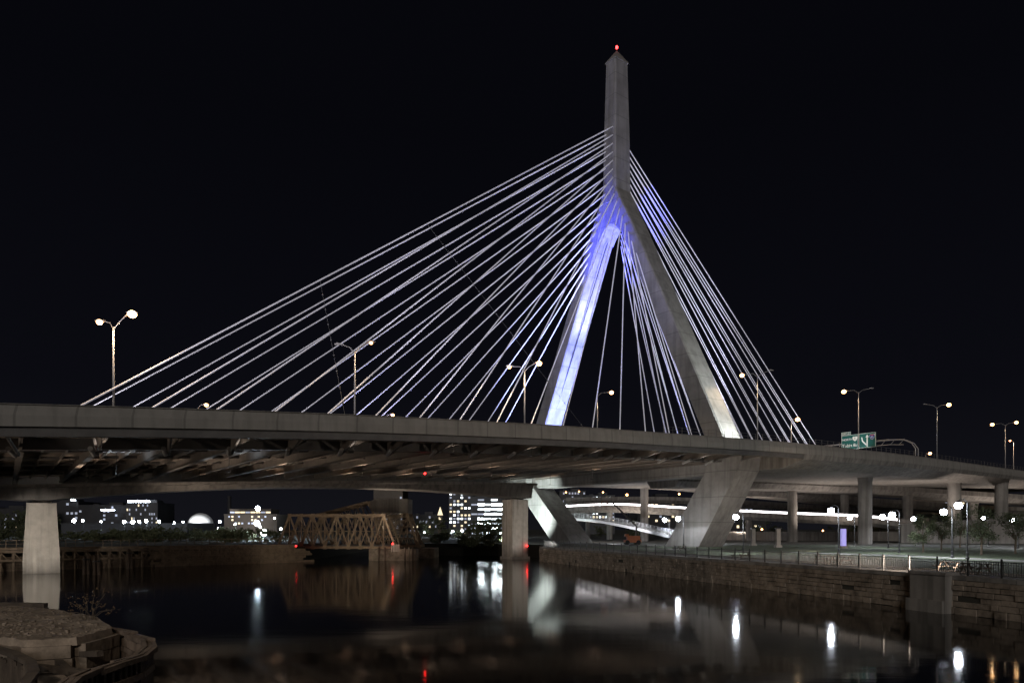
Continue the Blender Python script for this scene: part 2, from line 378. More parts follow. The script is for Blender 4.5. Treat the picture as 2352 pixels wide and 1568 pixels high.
road_lamp('street_lamp',G(261,68,15.2),26.6,[(1.45,.9,1.9),(-1.0,.1,1.3)],'warm_big',XR,pw=1300)
road_lamp('street_lamp',G(815,79.6,16.6),27.2,[(1.5,.6,.9),(-1.5,.3,0)],'warm_dim',XR)
road_lamp('street_lamp',G(1205,94,18.0),28.4,[(1.6,.5,1.7),(-1.7,0,1.1)],'warm',XR)
road_lamp('street_lamp',G(1372,130,19.2),32.0,[(2.3,.1,1.8)],'warm',XR)
road_lamp('street_lamp',G(1740,127,20.1),35.0,[(-2.5,-.3,1.8),(2.2,.5,0)],'warm',XR)
road_lamp('street_lamp',G(1972,149,20.5),36.4,[(-2.8,-.3,2.2),(2.5,.3,0)],'warm',XR)
road_lamp('street_lamp',G(2152,173,20.5),37.4,[(2.6,.2,2.4),(-2.6,.2,0)],'warm',XR)
road_lamp('street_lamp',G(2309,210,20.4),38.6,[(3.0,.3,2.3),(-3.6,-.3,2.3)],'warm',XR)
road_lamp('street_lamp',G(2328,230,20.4),35.8,[(-.8,.1,1.4)],'warm_dim',XR)
for px,d,py in ((474,118,930),(902,140,953),(1832,150,963),(2136,215,1041)):
    w=W(px,py,d); tt=(w-C).dot(UT)
    road_lamp('street_lamp',Vector((w.x-1.4,w.y,zs(tt)-1.0)),w.z+.1,[(1.0,0,1.5 if px<1000 else 2.2)],'warm',XR)

# ---------------- highway sign + gantry ----------------
gt=-48.6; gz=zs(gt)
ga=thing('sign_gantry',P(gt,40.3,gz-1),'grey tubular arch gantry carrying green highway signs over the roadway','gantry')
mb=MB(); pts=[P(gt,40.2,gz-1),P(gt,40.2,gz+1.8),P(gt,39.4,gz+3.0),P(gt,37.8,gz+3.9),P(gt,35,gz+4.2),P(gt,20,gz+4.3)]
mb.path(pts,.11,8); mb.path([p+Vector((0,0,-1.1)) for p in pts[3:]],.08,8)
mb.path([p-UT*1.3 for p in pts],.09,8)
for i in range(9): mb.tube(P(gt,38-2*i,gz+4.1),P(gt-1.3,37-2*i,gz+4.1),.05); mb.tube(P(gt,38-2*i,gz+4.1),P(gt,37-2*i,gz+3.0),.05)
mb.tube(P(gt,20,gz-1),P(gt,20,gz+4.3),.18)
make(mb,'truss_frame','pole',ga)
rotm=Matrix((( US.x,0,UT.x,0),(US.y,0,UT.y,0),(0,1,0,0),(0,0,0,1)))
def sp(s,z,dt=0): return P(gt+.35+dt,s,z)
zb=gz+2.8
def panel(s0,s1,z0,z1,name,parent):
    mb=MB(); mb.ring([[sp(s0,z0),sp(s1,z0),sp(s1,z1),sp(s0,z1)],[sp(s0,z0,.08),sp(s1,z0,.08),sp(s1,z1,.08),sp(s0,z1,.08)]]); make(mb,name,'green',parent)
    b=.07; mb=MB()
    for a,c,e,f in ((s0,s1,z0+.05,z0+.05+b),(s0,s1,z1-.05-b,z1-.05),(s0+.05,s0+.05+b,z0+.13,z1-.13),(s1-.05-b,s1-.05,z0+.13,z1-.13)):
        mb.ring([[sp(a,e,.085),sp(c,e,.085),sp(c,f,.085),sp(a,f,.085)],[sp(a,e,.1),sp(c,e,.1),sp(c,f,.1),sp(a,f,.1)]])
    make(mb,'border','white',parent)
sg=thing('highway_sign',sp(28,zb),'green highway sign reading Exit 27 North 1 Tobin Br and 93','sign')
panel(24.4,28.3,zb,zb+3.35,'panel',sg); panel(24.4,26.6,zb+3.4,zb+4.1,'exit_panel',sg); panel(28.4,32.2,zb+.05,zb+3.4,'panel',sg)
textobj('EXIT 27',.5,sp(25.5,zb+3.57,.11),rotm,'white',sg)
textobj('NORTH',.66,sp(25.8,zb+2.1,.11),rotm,'white',sg)
textobj('Tobin Br',.98,sp(26.35,zb+.6,.11),rotm,'white',sg)
def shield(s,z,w,mat,par,dt=.1):
    pr=[(-.5,.35),(-.25,.45),(0,.38),(.25,.45),(.5,.35),(.48,0),(.3,-.35),(0,-.55),(-.3,-.35),(-.48,0)]
    mb=MB(); mb.ring([[sp(s+a*w,z+b*w,dt) for a,b in pr],[sp(s+a*w,z+b*w,dt+.02) for a,b in pr]]); make(mb,'shield',mat,par)
shield(27.55,zb+2.4,1.1,'white',sg); textobj('1',.8,sp(27.55,zb+2.12,.13),rotm,'black',sg)
shield(31.4,zb+2.45,1.25,'white',sg); shield(31.4,zb+2.45,1.1,'blue',sg,.13)
mb=MB(); mb.ring([[sp(31.0,zb+2.72,.155),sp(31.8,zb+2.72,.155),sp(31.8,zb+2.87,.155),sp(31.0,zb+2.87,.155)],[sp(31.0,zb+2.72,.165),sp(31.8,zb+2.72,.165),sp(31.8,zb+2.87,.165),sp(31.0,zb+2.87,.165)]]); make(mb,'shield_band','redp',sg)
textobj('93',.6,sp(31.4,zb+2.12,.16),rotm,'white',sg)
mb=MB()
def flat(poly,dt=.1): mb.ring([[sp(a,b,dt) for a,b in poly],[sp(a,b,dt+.02) for a,b in poly]])
flat([(30.15,zb+.3),(30.4,zb+.3),(30.4,zb+2.4),(30.65,zb+2.4),(30.27,zb+3.05),(29.9,zb+2.4),(30.15,zb+2.4)])
make(mb,'arrow','white',sg); mb=MB()
flat([(30.1,zb+.5),(30.1,zb+.9),(29.35,zb+1.7),(29.2,zb+2.5),(28.95,zb+2.5),(29.1,zb+1.6)])
make(mb,'arrow','white',sg)
spot(P(gt+7,30,gz-.8),sp(28.3,zb+1.8),4200,(.92,.98,1),70,.7)

# ---------------- rear haunched girder bridge and pillars ----------------
L0=Vector((-65.1,94.5,0)); L1=Vector((.6,139,0)); LD=(L1-L0); LL=LD.length; LD.normalize(); LN=Vector((-LD.y,LD.x,0))
def Lp(l,o,z): p=L0+LD*l+LN*o; return Vector((p.x,p.y,z))
rb=thing('girder_bridge',Lp(0,0,0),'haunched steel box girder road bridge on tapered concrete piers','bridge')
def lbot(l):
    k=l/LL
    if k<0: return 9.9+min(1,-k*1.2)*1.5
    if k>1: return 12.2+ min(1,(k-1)*2)*1.2
    return (9.9+(12.2-9.9)*k)+ (1-(2*k-1)**2)*2.0
def ltop(l): k=l/LL; return 12.0+ (15.2-12.0)*min(1,max(-.3,k))+ (0.4*math.sin(math.pi*min(1,max(0,k))))
rs=[];rs2=[]
for i in range(41):
    l=-30+ (LL+32.3)*i/40
    b=lbot(l);tp=ltop(l)
    rs.append([Lp(l,-2.6,b),Lp(l,2.6,b),Lp(l,3.2,tp-.4),Lp(l,-3.2,tp-.4)])
    rs2.append([Lp(l,-4.6,tp-.39),Lp(l,4.6,tp-.39),Lp(l,4.6,tp),Lp(l,-4.6,tp)])
make(MB().ring(rs),'box_girder','ramp_concrete',rb); make(MB().ring(rs2),'deck_slab','ramp_concrete',rb)
def prect(l,hl,hw,z): return [Lp(l-hl,-hw,z),Lp(l+hl,-hw,z),Lp(l+hl,hw,z),Lp(l-hl,hw,z)]
mb=MB(); mb.ring([prect(0,2.1,1.7,-1),prect(0,2.1,1.7,2),prect(0,1.7,1.95,9.2),prect(0,1.7,1.95,9.6)]); mb.box(Lp(0,0,9.75),(1.6,1.6,.3)); make(mb,'pier','pillar',rb)
mb=MB(); mb.ring([prect(LL,1.9,1.9,-1),prect(LL,1.9,1.9,12.0)]); mb.ring([prect(LL,2.2,2.2,-1),prect(LL,2.2,2.2,.5)]); mb.box(Lp(LL,0,12.1),(1.8,1.8,.25)); make(mb,'pier','pillar',rb)

# ---------------- railway truss bridge ----------------
rw=thing('railway_truss_bridge',W(790,1262,140),'rusty brown riveted steel bascule railway bridge with concrete counterweight','railway bridge')
def truss(x0,x1,y,zb,zt,n,w=.30):
    mb=MB(); tb=[Vector((x0+(x1-x0)*i/n,y,zb)) for i in range(n+1)]
    tt=[Vector((p.x,y,zt)) for p in tb]
    mb.beam(tb[0],tb[n],w,w*1.5); mb.beam(tt[1],tt[n-1],w,w*1.5); mb.beam(tb[0],tt[1],w*1.3); mb.beam(tb[n],tt[n-1],w*1.3)
    for i in range(1,n):
        mb.beam(tb[i],tt[i],w*.6)
        if i<n-1:
            if i%2: mb.beam(tt[i],tb[i+1],w*.85)
            else: mb.beam(tb[i],tt[i+1],w*.85)
            m0=(tb[i]+tt[i])/2; m1=(tb[i+1]+tt[i+1])/2
            mb.beam(m0,m1,w*.35)
            if i%2: mb.beam(tb[i],(m0+m1)/2,w*.5); mb.beam((m0+m1)/2,tt[i+1],w*.35)
            else: mb.beam((m0+m1)/2,tb[i+1],w*.5); mb.beam(tt[i],(m0+m1)/2,w*.35)
    for p in tb+tt[1:n]: mb.box(p,(w*2.2,w*.5+.04,w*2.2))
    return mb,tb,tt
XA=W(646,0,134).x; XB=W(930,0,134).x
def span(y0,y1,x0,x1,zb,zt,n,par):
    a,ab,at=truss(x0,x1,y0,zb,zt,n); b,bb,bt=truss(x0,x1,y1,zb,zt,n)
    make(a,'truss','rust',par); make(b,'truss','rust',par)
    mb=MB()
    for i in range(n+1):
        mb.beam(ab[i],bb[i],.35,.5)
        if 0<i<n:
            mb.beam(at[i],bt[i],.3,.2)
            if i<n-1: mb.beam(at[i],bt[i+1],.14); mb.beam(bt[i],at[i+1],.14)
    mb.beam((ab[0]+at[1])/2,(bb[0]+bt[1])/2,.3,.5)
    make(mb,'bracing','rust',par)
    mb=MB()
    for k in (.3,.7): 
        yy=y0+(y1-y0)*k; mb.beam((x0,yy,zb+.35),(x1,yy,zb+.35),.4,.3)
    mb.box(((x0+x1)/2,(y0+y1)/2,zb+.1),(x1-x0,(y1-y0)*.8,.2)); make(mb,'track_deck','steel',par)
span(132,138,XA,XB-1.5,2.5,8.7,10,rw)
span(143,149,XA+1.0,XB+1.6,2.5,8.7,10,rw)
for y in (143.5,148.5):
    mb=MB()
    a=Vector((W(722,0,146).x,y,8.7)); b=Vector((W(850,0,146).x,y,11.7)); c=Vector((W(930,0,146).x,y,12.3)); d=Vector((W(962,0,146).x,y,2.7)); e=Vector((W(868,0,146).x,y,8.6))
    mb.beam(a,b,.5,.5); mb.beam(b,c,.35); mb.beam(c,d,.5); mb.beam(e,b,.4); mb.beam(e,c,.3); mb.beam(a,e,.35)
    for k in range(1,7):
        p=a+(b-a)*k/7; q=a+(e-a)*k/7; mb.beam(p,q,.18); q2=a+(e-a)*(k-1)/7; mb.beam(q2,p,.16)
    for k in range(1,7):
        p=c+(d-c)*k/7; f=Vector((e.x+.1*k,y,8.6-k*.85)); mb.beam(p,f,.2); mb.beam(p,f+Vector((0,0,.85)),.15)
    mb.beam(e,Vector((e.x+.7,y,2.7)),.4)
    make(mb,'lift_frame','rust',rw)
mb=MB()
for k in range(6):
    x=W(722,0,146).x+ (W(850,0,146).x-W(722,0,146).x)*k/5; z=8.7+k*.6; mb.beam((x,143.5,z),(x,148.5,z),.2)
make(mb,'frame_bracing','rust',rw)
mb=MB(); x0=W(848,0,142).x; x1=W(936,0,142).x
mb.ring([[(x0,y,9.8),(x1,y,9.4),(x1,y,12.4),(x0+1.2,y,12.4),(x0,y,11.9)] for y in (143.0,149.0)])
make(mb,'counterweight','ramp_concrete',rw)
for c,s in ((W(905,1262,133)+Vector((0,0,-1.0)),(9,4,2.4)),(W(650,1262,136)+Vector((0,0,-1.0)),(5,9,2.6)),(W(960,1258,146)+Vector((0,0,-1.4)),(8,8,2.9))):
    make(MB().box(c,s),'abutment','stone',rw)
mb=MB(); mb.box(W(908,1258,131),(1.6,.1,1.4)); make(mb,'notice_board','pillar',rw)
for px,d in ((870,130),(884,130),(930,129),(940,129),(948,130)):
    make(MB().tube(G(px,d,-1),G(px,d,2.6),.2,.18,7),'fender_pile','timber',rw)
spot((-40,104,1.5),(-34,137,7),2300,(1,.88,.7),70,.8,1)  # this spot and the next are added over the water to warm the truss
spot((-24,112,1.5),(-27,142,10),2600,(1,.9,.74),60,.8,1)

# timber trestle walkway
tr=thing('timber_trestle',(-55,112,0),'low brown timber trestle walkway on piles with railing','trestle')
E0=Vector((-78,92.5,0)); E1=Vector((-39.5,124.5,0)); ED=(E1-E0); EL=ED.length; ED.normalize(); EN=Vector((-ED.y,ED.x,0))
def Ep(l,o,z): p=E0+ED*l+EN*o; return Vector((p.x,p.y,z))
mb=MB(); mb.beam(Ep(-40,1.2,3.35),Ep(EL,1.2,3.1),2.6,.35); mb.beam(Ep(-40,-.2,2.95),Ep(EL,-.2,2.7),.35,.35); mb.beam(Ep(-40,-.3,1.6),Ep(EL,-.3,1.5),.25,.3)
make(mb,'walkway_deck','trestle',tr)
mb=MB(); l=-38
while l<EL:
    mb.tube(Ep(l,0,-1),Ep(l,0,3),.2,.18,7); mb.tube(Ep(l,1.9,-1),Ep(l,1.9,3),.2,.18,7); mb.beam(Ep(l,-.1,2.6),Ep(l+.9,-.1,1.5),.14); l+=1.5
make(mb,'pile','trestle',tr)
mb=MB(); l=-38
while l<EL: mb.beam(Ep(l,0,3.4),Ep(l,0,4.5),.07); l+=1.2
mb.beam(Ep(-40,0,4.5),Ep(EL,0,4.3),.08); mb.beam(Ep(-40,0,4.0),Ep(EL,0,3.8),.05)
make(mb,'handrail','trestle',tr)
mb=MB()
for j in range(6):
    l=-40 if j<5 else EL*.5
    while l<EL+1:
        w=R.uniform(.9,2.8); o_=.55 if l<EL*.5 else -.5
        mb.box(Ep(l+w/2,o_+R.uniform(-.05,.05),.2+j*.42),(w-.05,.3,.39),math.atan2(ED.y,ED.x)); l+=w
make(mb,'timber_facing','trestle',tr)
spot((-76,88,5),(-69,104,2.0),1600,(1,.88,.7),90,.9,1.5)
for px,d,n,h in ((198,91,3,2.6),(222,90,3,2.4),(297,104,4,3.0)):
    c=G(px,d,0); mb=MB()
    for i in range(n):
        a=2*math.pi*i/n; mb.tube(c+Vector((.35*math.cos(a),.35*math.sin(a),-1)),c+Vector((.22*math.cos(a),.22*math.sin(a),h+R.uniform(-.3,.3))),.2,.17,8)
    mb2=MB(); mb2.lathe(c,[(.45,h-.7),(.45,h-.5)],10)
    o=thing('mooring_dolphin',c,'cluster of weathered timber piles standing in the water','mooring piles','mooring pile clusters in the river'); make(mb,'pile','timber',o); make(mb2,'binding_band','black',o)

# ---------------- foreground stone pier ruin ----------------
def GZ(px,py,z): d=(H-z)*F/(py-HOR); return Vector(((px-1176)/F*d,d,z))
sp_=thing('ruined_stone_pier',GZ(100,1440,0),'broken flat-topped stone pier with rotting timber fender','ruined pier')
def pierpoly(z,sc=1.0):
    pts=[GZ(x,y,2.0) for x,y in ((-160,1420),(-60,1455),(60,1468),(180,1462),(265,1440),(228,1414),(130,1396),(0,1386),(-160,1386))]
    c=sum(pts,Vector())/len(pts); return [Vector((c.x+(p.x-c.x)*sc,c.y+(p.y-c.y)*sc,z)) for p in pts]
mb=MB(); mb.ring([pierpoly(-1,.955),pierpoly(.9,.955)])
pl=pierpoly(0,1.0)
for zc in (1.46,.98):
    for k in range(len(pl)):
        a=pl[k]; b=pl[(k+1)%len(pl)]; Ld=(b-a).length; l=0
        while l<Ld-.1:
            w=min(R.uniform(1.0,2.2),Ld-l); m_=a+(b-a)*((l+w/2)/Ld); cc=sum(pl,Vector())/len(pl); m_=m_+(cc-m_).normalized()*(.45+R.uniform(0,.05))
            mb.box((m_.x,m_.y,zc+R.uniform(-.02,.02)),(w-.04,.95,.46),math.atan2((b-a).y,(b-a).x)+R.uniform(-.015,.015)); l+=w
make(mb,'stone_base','rubble',sp_)
mb=MB(); rg=[]
base=pierpoly(1.68,.985); c=sum(base,Vector())/len(base)
for i,s in enumerate([1,.985,.96,.92,.87,.8,.73,.66,.58,.5,.42,.34,.26,.18,.1,.03]):
    row=[]
    for j in range(120):
        k=j/120*len(base); a=base[int(k)%len(base)]; b=base[(int(k)+1)%len(base)]; p=a.lerp(b,k-int(k)); q=Vector((c.x+(p.x-c.x)*s,c.y+(p.y-c.y)*s,0))
        h=mathutils.noise.noise(q*.9)*.05+mathutils.noise.noise(q*3.0)*.05+mathutils.noise.noise(q*7.0)*.03
        q.z=1.68+(0 if i==0 else .28+h); row.append(q)
    rg.append(row)
mb.ring(rg,True); make(mb,'rubble_top','rubble',sp_)
mb=MB()
for i in range(300):
    k=R.random()*len(base); a=base[int(k)%len(base)]; b=base[(int(k)+1)%len(base)]; p=a.lerp(b,k-int(k)); s=R.random()**.5*.95
    q=Vector((c.x+(p.x-c.x)*s,c.y+(p.y-c.y)*s,1.96+R.uniform(.0,.04))); r=R.uniform(.03,.10)
    mb.box(q,(r*R.uniform(.8,2),r*R.uniform(.8,1.6),r*R.uniform(.5,1)),R.random()*3)
make(mb,'loose_stone','rubble',sp_,kind='stuff')
ringp=[GZ(x,y,1.7) for x,y in ((238,1440),(300,1456),(338,1474),(343,1490),(318,1508),(270,1524),(215,1540),(165,1560),(120,1600),(60,1640))]
mb=MB()
for a,b in zip(ringp,ringp[1:]):
    n=max(2,int((b-a).length/.28))
    for i in range(n):
        p=a.lerp(b,i/n); tz=1.62+R.uniform(-.15,.16); mb.tube((p.x,p.y,-1),(p.x,p.y,tz),.14,.13,6)
    e=(b-a).normalized()*.06; n2=Vector((-(b-a).y,(b-a).x,0)).normalized()
    for o_ in (-.14,.04,.2): mb.beam(a-e+n2*o_+Vector((0,0,R.uniform(-.08,.06))),b+e+n2*o_+Vector((0,0,R.uniform(-.08,.06))),.14,.16)
    mb.beam(a+Vector((0,0,-.62)),b+Vector((0,0,-.62)),.36,.2)
make(mb,'timber_fender','timber',sp_)
ring2=[GZ(x,y,1.7) for x,y in ((-40,1480),(30,1500),(70,1520),(78,1545),(50,1580),(20,1620))]
mb=MB()
for a,b in zip(ring2,ring2[1:]):
    n=max(2,int((b-a).length/.25))
    for i in range(n):
        p=a.lerp(b,i/n); mb.tube((p.x,p.y,-1),(p.x,p.y,1.5+R.uniform(-.2,.15)),.11,.09,6)
    mb.beam(a,b,.3,.15)
mb.beam(GZ(80,1530,1.2),GZ(200,1545,1.3),.25,.2); mb.beam(GZ(60,1500,1.0),GZ(230,1500,1.4),.25,.2); mb.beam(GZ(100,1490,1.0),GZ(180,1560,1.2),.25,.2)
make(mb,'fallen_timber','darktimber',sp_)
mb=MB() 
for i in range(14): 
    p=GZ(-40+i*11,1392,1.9); mb.tube((p.x,p.y,-1),(p.x,p.y,1.9+R.uniform(-.4,.25)),.22,.18,6)
a=GZ(-60,1390,2);b=GZ(105,1392,1.9); mb.beam(a,b,.4,.35)
o=thing('timber_bulkhead',GZ(40,1392,0),'dark rotting timber bulkhead standing in the water','bulkhead'); make(mb,'plank_wall','darktimber',o)
spot((-10,2,13),(-19,29,1.7),4500,(1,.84,.68),50,.9,.6)  # unseen warm spot added out of frame to brighten the ruin
def leaf_cloud(mb,c,rx,ry,rz_,n,ls,clumps=7):
    cl=[(Vector((R.gauss(0,.45)*rx,R.gauss(0,.45)*ry,R.uniform(-.8,.8)*rz_)),R.uniform(.28,.5)) for _ in range(clumps)]
    for i in range(n):
        cc,cr=R.choice(cl); d=Vector((R.gauss(0,1),R.gauss(0,1),R.gauss(0,1))).normalized()*R.random()**.45*cr
        p=Vector(c)+cc+Vector((d.x*rx,d.y*ry,d.z*rz_)); u=Vector((R.gauss(0,1),R.gauss(0,1),R.gauss(0,1))).normalized(); v=u.orthogonal().normalized(); s=ls*R.uniform(.6,1.3)
        mb.quad(p,p+u*s*.5+v*s*.35,p+u*s,p+u*s*.5-v*s*.35)
wc=GZ(205,1425,1.9)
o=thing('weed_shrub',wc,'scraggly dry weeds growing on the ruined pier','plant')
mb=MB(); tips=[]
for i in range(14):
    e=wc+Vector((R.uniform(-1.1,1.1),R.uniform(-.4,.4),R.uniform(.3,1.2))); mb.path([wc+Vector((R.uniform(-.3,.3),0,0)),(wc+e)/2+Vector((0,0,.15)),e],.01,4); tips.append(e)
make(mb,'stem','bark',o)
mb=MB()
for e in tips: leaf_cloud(mb,e,.25,.2,.25,12,.08,4)
make(mb,'foliage','dryleaf',o,norm=False)

# ---------------- right-hand ramps ----------------
def ramp(name,pts,width,th,lab,mat='ramp_concrete',trail_glow=0,par_h=.9):
    o=thing(name,pts[0],lab,'elevated road'); pp=[]
    q=[pts[0]]+list(pts)+[pts[-1]]
    for i in range(1,len(q)-2):
        for k in range(8):
            t=k/8; a,b,c_,d=q[i-1],q[i],q[i+1],q[i+2]
            pp.append(.5*((2*b)+(c_-a)*t+(2*a-5*b+4*c_-d)*t*t+(3*b-a-3*c_+d)*t**3))
    pp.append(pts[-1])
    def row(i,sec):
        d=(pp[min(i+1,len(pp)-1)]-pp[max(i-1,0)]); d.z=0; d.normalize(); n=Vector((-d.y,d.x,0))
        return [pp[i]+n*a+Vector((0,0,z)) for a,z in sec]
    N=len(pp)
    make(MB().ring([row(i,[(0,-par_h),(1.2,-par_h-th),(width-1.2,-par_h-th),(width,-par_h),(width,-par_h+.02),(0,-par_h+.02)]) for i in range(N)]),'deck',mat,o)
    make(MB().ring([row(i,[(-.05,-par_h-.35),(.25,-par_h-.35),(.25,0),(-.05,0)]) for i in range(N)]),'parapet',mat,o)
    make(MB().ring([row(i,[(width-.2,-par_h),(width,-par_h),(width,0),(width-.2,0)]) for i in range(N)]),'parapet',mat,o)
    if trail_glow: make(MB().ring([row(i,[(.02,.1),(.14,.1),(.14,.1+trail_glow),(.02,.1+trail_glow)]) for i in range(N)]),'light_trail','strip',o)
    return o,pp
ramp('elevated_ramp',[W(1240,1090,182),W(1400,1092,188),W(1600,1102,195),W(1850,1128,205),W(2100,1150,215),W(2420,1168,225)],12,1.6,'curving concrete elevated ramp on round columns')
ramp('elevated_ramp',[W(1560,1092,150),W(1750,1098,165),W(1950,1108,180),W(2150,1122,190),W(2420,1140,200)],10,1.5,'concrete elevated ramp under the main viaduct')
ramp('elevated_ramp',[W(1290,1165,225),W(1420,1160,215),W(1600,1170,205),W(1800,1180,190),W(1970,1187,175),W(2060,1196,165)],9,1.3,'low concrete ramp with glowing strip standing in for vehicle light trails',trail_glow=.55)
ramp('elevated_ramp',[W(1300,1142,245),W(1500,1140,245),W(1700,1148,240),W(1900,1160,235),W(2150,1172,235),W(2420,1185,235)],9,1.4,'distant concrete elevated ramp')
def column(px,d,ytop,r,flare=True,gb=2.6):
    b=G(px,d,gb); zt=W(px,ytop,d).z
    o=thing('bridge_column',b,'round concrete bridge column with flared head','column','round columns under the ramps')
    pr=[(r*1.0,0),(r*1.0,zt-gb-3.6),(r*1.1,zt-gb-2.6),(r*1.65,zt-gb-.5),(r*1.7,zt-gb)] if flare else [(r,0),(r,zt-gb-.6),(r*1.15,zt-gb-.59),(r*1.15,zt-gb)]
    make(MB().lathe(b,pr,20),'shaft','ramp_concrete',o,smooth=False)
for a in ((1987,152,1072,1.45),(2192,172,1085,1.5),(2085,190,1118,1.3),(2300,180,1082,1.5),(2235,205,1140,1.2)): column(*a)
for a in ((1820,178,1106,1.2,False),(1940,195,1116,1.1,False),(1480,190,1108,1.1,False),(1620,212,1178,1.0,False),(1720,200,1180,.9,False),(1400,220,1172,1.0,False),(1560,208,1172,1.0,False),(1350,248,1155,.9,False),(1660,244,1160,.9,False)): column(*a)
ft,pp=ramp('footbridge',[W(1290,1188,190),W(1360,1192,180),W(1440,1206,168),W(1510,1222,155),W(1570,1236,145)],4,.5,'narrow curving footbridge with pale tubular railings','rail_steel',par_h=.3)
mb=MB()
for i,p in enumerate(pp):
    mb.tube(p,p+Vector((.1,0,1.3)),.05,.05,5)
    if i: 
        for z in (.35,.7,1.0,1.3): mb.tube(pp[i-1]+Vector((0,0,z)),p+Vector((0,0,z)),.035,.035,5)
make(mb,'railing','rail_steel',ft)
for (xa,ya,da),(xb,yb,db),lab in (((2070,1205,165),(2500,1180,150),'long plain concrete retaining wall behind the park'),((1560,1222,215),(2080,1222,190),'low concrete wall below the lit ramp')):
    o=thing('retaining_wall',G((xa+xb)/2,(da+db)/2),lab,'wall')
    mb=MB(); a=W(xa,ya,da);b=W(xb,yb,db)
    mb.ring([[Vector((a.x,a.y,2.6)),Vector((b.x,b.y,2.6)),Vector((b.x,b.y,b.z)),Vector((a.x,a.y,a.z))],[Vector((a.x,a.y+1,2.6)),Vector((b.x,b.y+1,2.6)),Vector((b.x,b.y+1,b.z)),Vector((a.x,a.y+1,a.z))]]); make(mb,'wall_face','ramp_concrete',o)
    mb=MB(); mb.beam(a+Vector((0,.5,.12)),b+Vector((0,.5,.12)),1.3,.24); make(mb,'wall_cap','ramp_concrete',o)

# ---------------- park lamps ----------------
def park_lamp(px,d,py,side=-1,rr=.3):
    b=G(px,d); zt=W(px,py,d).z
    o=thing('park_lamp',b,'black park lamp post with glowing cool white head','lamp post','lamp posts in the park')
    mb=MB(); mb.lathe(b,[(.2,0),(.2,.15),(.13,.3),(.13,.7),(.08,.8),(.06,zt-2.7+.35)],10); make(mb,'post','black',o)
    mb=MB(); e=Vector((b.x+side*1.0,b.y,zt)); t_=Vector((b.x,b.y,zt+.3)); mb.path([t_,t_+Vector((side*.35,0,.35)),t_+Vector((side*.8,0,.33)),e+Vector((0,0,.45))],.04,6); make(mb,'arm','black',o)
    mb=MB(); mb.lathe(e,[(.05,.5),(.12,.42),(.22,.32),(.26,.26)],12); make(mb,'lamp_shade','black',o)
    make(MB().ball(e+Vector((0,0,-.06)),rr,14,1.0),'globe','cool',o,smooth=True)
    spot(e+Vector((0,0,-.06-rr-.03)),e+Vector((0,0,-8)),2300,(.88,.93,1),172,.2,.15,'lamp_light')
for a in ((1570,123,1190,-1,.44),(1537,150,1193,-1,.45),(1707,94,1186,-1,.4),(1926,91,1171,-1,.42),(1963,140,1188,-1,.44),(2040,120,1186,-1,.46),(2066,94,1181,-1,.42),(2109,148,1191,-1,.5),(2187,80,1174,-1,.38),(2222,76,1159,-1,.4),(2338,120,1192,-1,.46),(1660,160,1196,-1,.4),(2270,140,1188,-1,.4)): park_lamp(*a)
for px,d,m_ in ((1787,125,'pillar'),(1730,140,'pillar'),(1937,120,'violet')):
    b=G(px,d); o=thing('light_column',b,'square park light column with illuminated panel' if m_=='violet' else 'square pale concrete park column','light column')
    make(MB().box(b+Vector((0,0,.2)),(1.1,1.1,.4)),'plinth','ramp_concrete',o); make(MB().box(b+Vector((0,0,1.9)),(.7,.7,3.0)),'shaft',m_ if m_=='violet' else 'ramp_concrete',o); make(MB().box(b+Vector((0,0,3.5)),(.95,.95,.2)),'cap','black',o)
def table(px,d):
    b=G(px,d,2.712); o=thing('picnic_table',b,'dark picnic table with attached benches by the railing','picnic table','picnic tables in the park')
    r=rz+.1; X=Vector((math.cos(r),math.sin(r),0)); Y=Vector((-X.y,X.x,0))
    mb=MB()
    for i in range(5): c=b+Y*(-.32+i*.16)+Vector((0,0,.75)); mb.beam(c-X*.95,c+X*.95,.14,.04)
    make(mb,'table_top','darktimber',o)
    for sgn in (-1,1):
        mb=MB()
        for i in range(2): c=b+Y*(sgn*(.68+i*.14))+Vector((0,0,.45)); mb.beam(c-X*.95,c+X*.95,.13,.04)
        make(mb,'seat','darktimber',o)
    for k in (-.65,.65):
        mb=MB(); c=b+X*k
        mb.beam(c+Y*-.75,c+Y*-.28+Vector((0,0,.72)),.09,.05); mb.beam(c+Y*.75,c+Y*.28+Vector((0,0,.72)),.09,.05); mb.beam(c+Y*-.82+Vector((0,0,.4)),c+Y*.82+Vector((0,0,.4)),.05,.09)
        make(mb,'leg','darktimber',o)
for a in ((1702,76),(1895,66),(1930,64),(2185,53),(2240,51),(1560,105)): table(*a)
def tree(px,d,ytop,r,leafmat='leaf',n=2200):
    b=G(px,d); zt=W(px,ytop,d).z; h=zt-2.7; o=thing('tree',b,'small leafy park tree with slender trunk','tree','park trees')
    mb=MB(); mb.tube(b,b+Vector((.05,0,h*.4)),.14,.1,8); tp=b+Vector((.05,0,h*.4))
    for i in range(9):
        a=R.random()*6.28; e=tp+Vector((math.cos(a)*r*.6,math.sin(a)*r*.6,h*R.uniform(.15,.5))); s0=b+Vector((.05,0,h*R.uniform(.3,.42))); m_=(s0+e)/2+Vector((0,0,-.15)); mb.tube(s0,m_,.06,.045,5); mb.tube(m_,e,.045,.015,5)
    make(mb,'trunk','bark',o)
    mb=MB(); leaf_cloud(mb,b+Vector((0,0,h*.66)),r,r,h*.38,n,.24,16); make(mb,'crown',leafmat,o,norm=False)
for a in ((2120,98,1186,1.9),(2162,108,1184,1.9),(2254,88,1166,2.2),(2332,92,1178,2.2),(2205,125,1174,2.3),(2390,80,1160,2.4)): tree(*a)
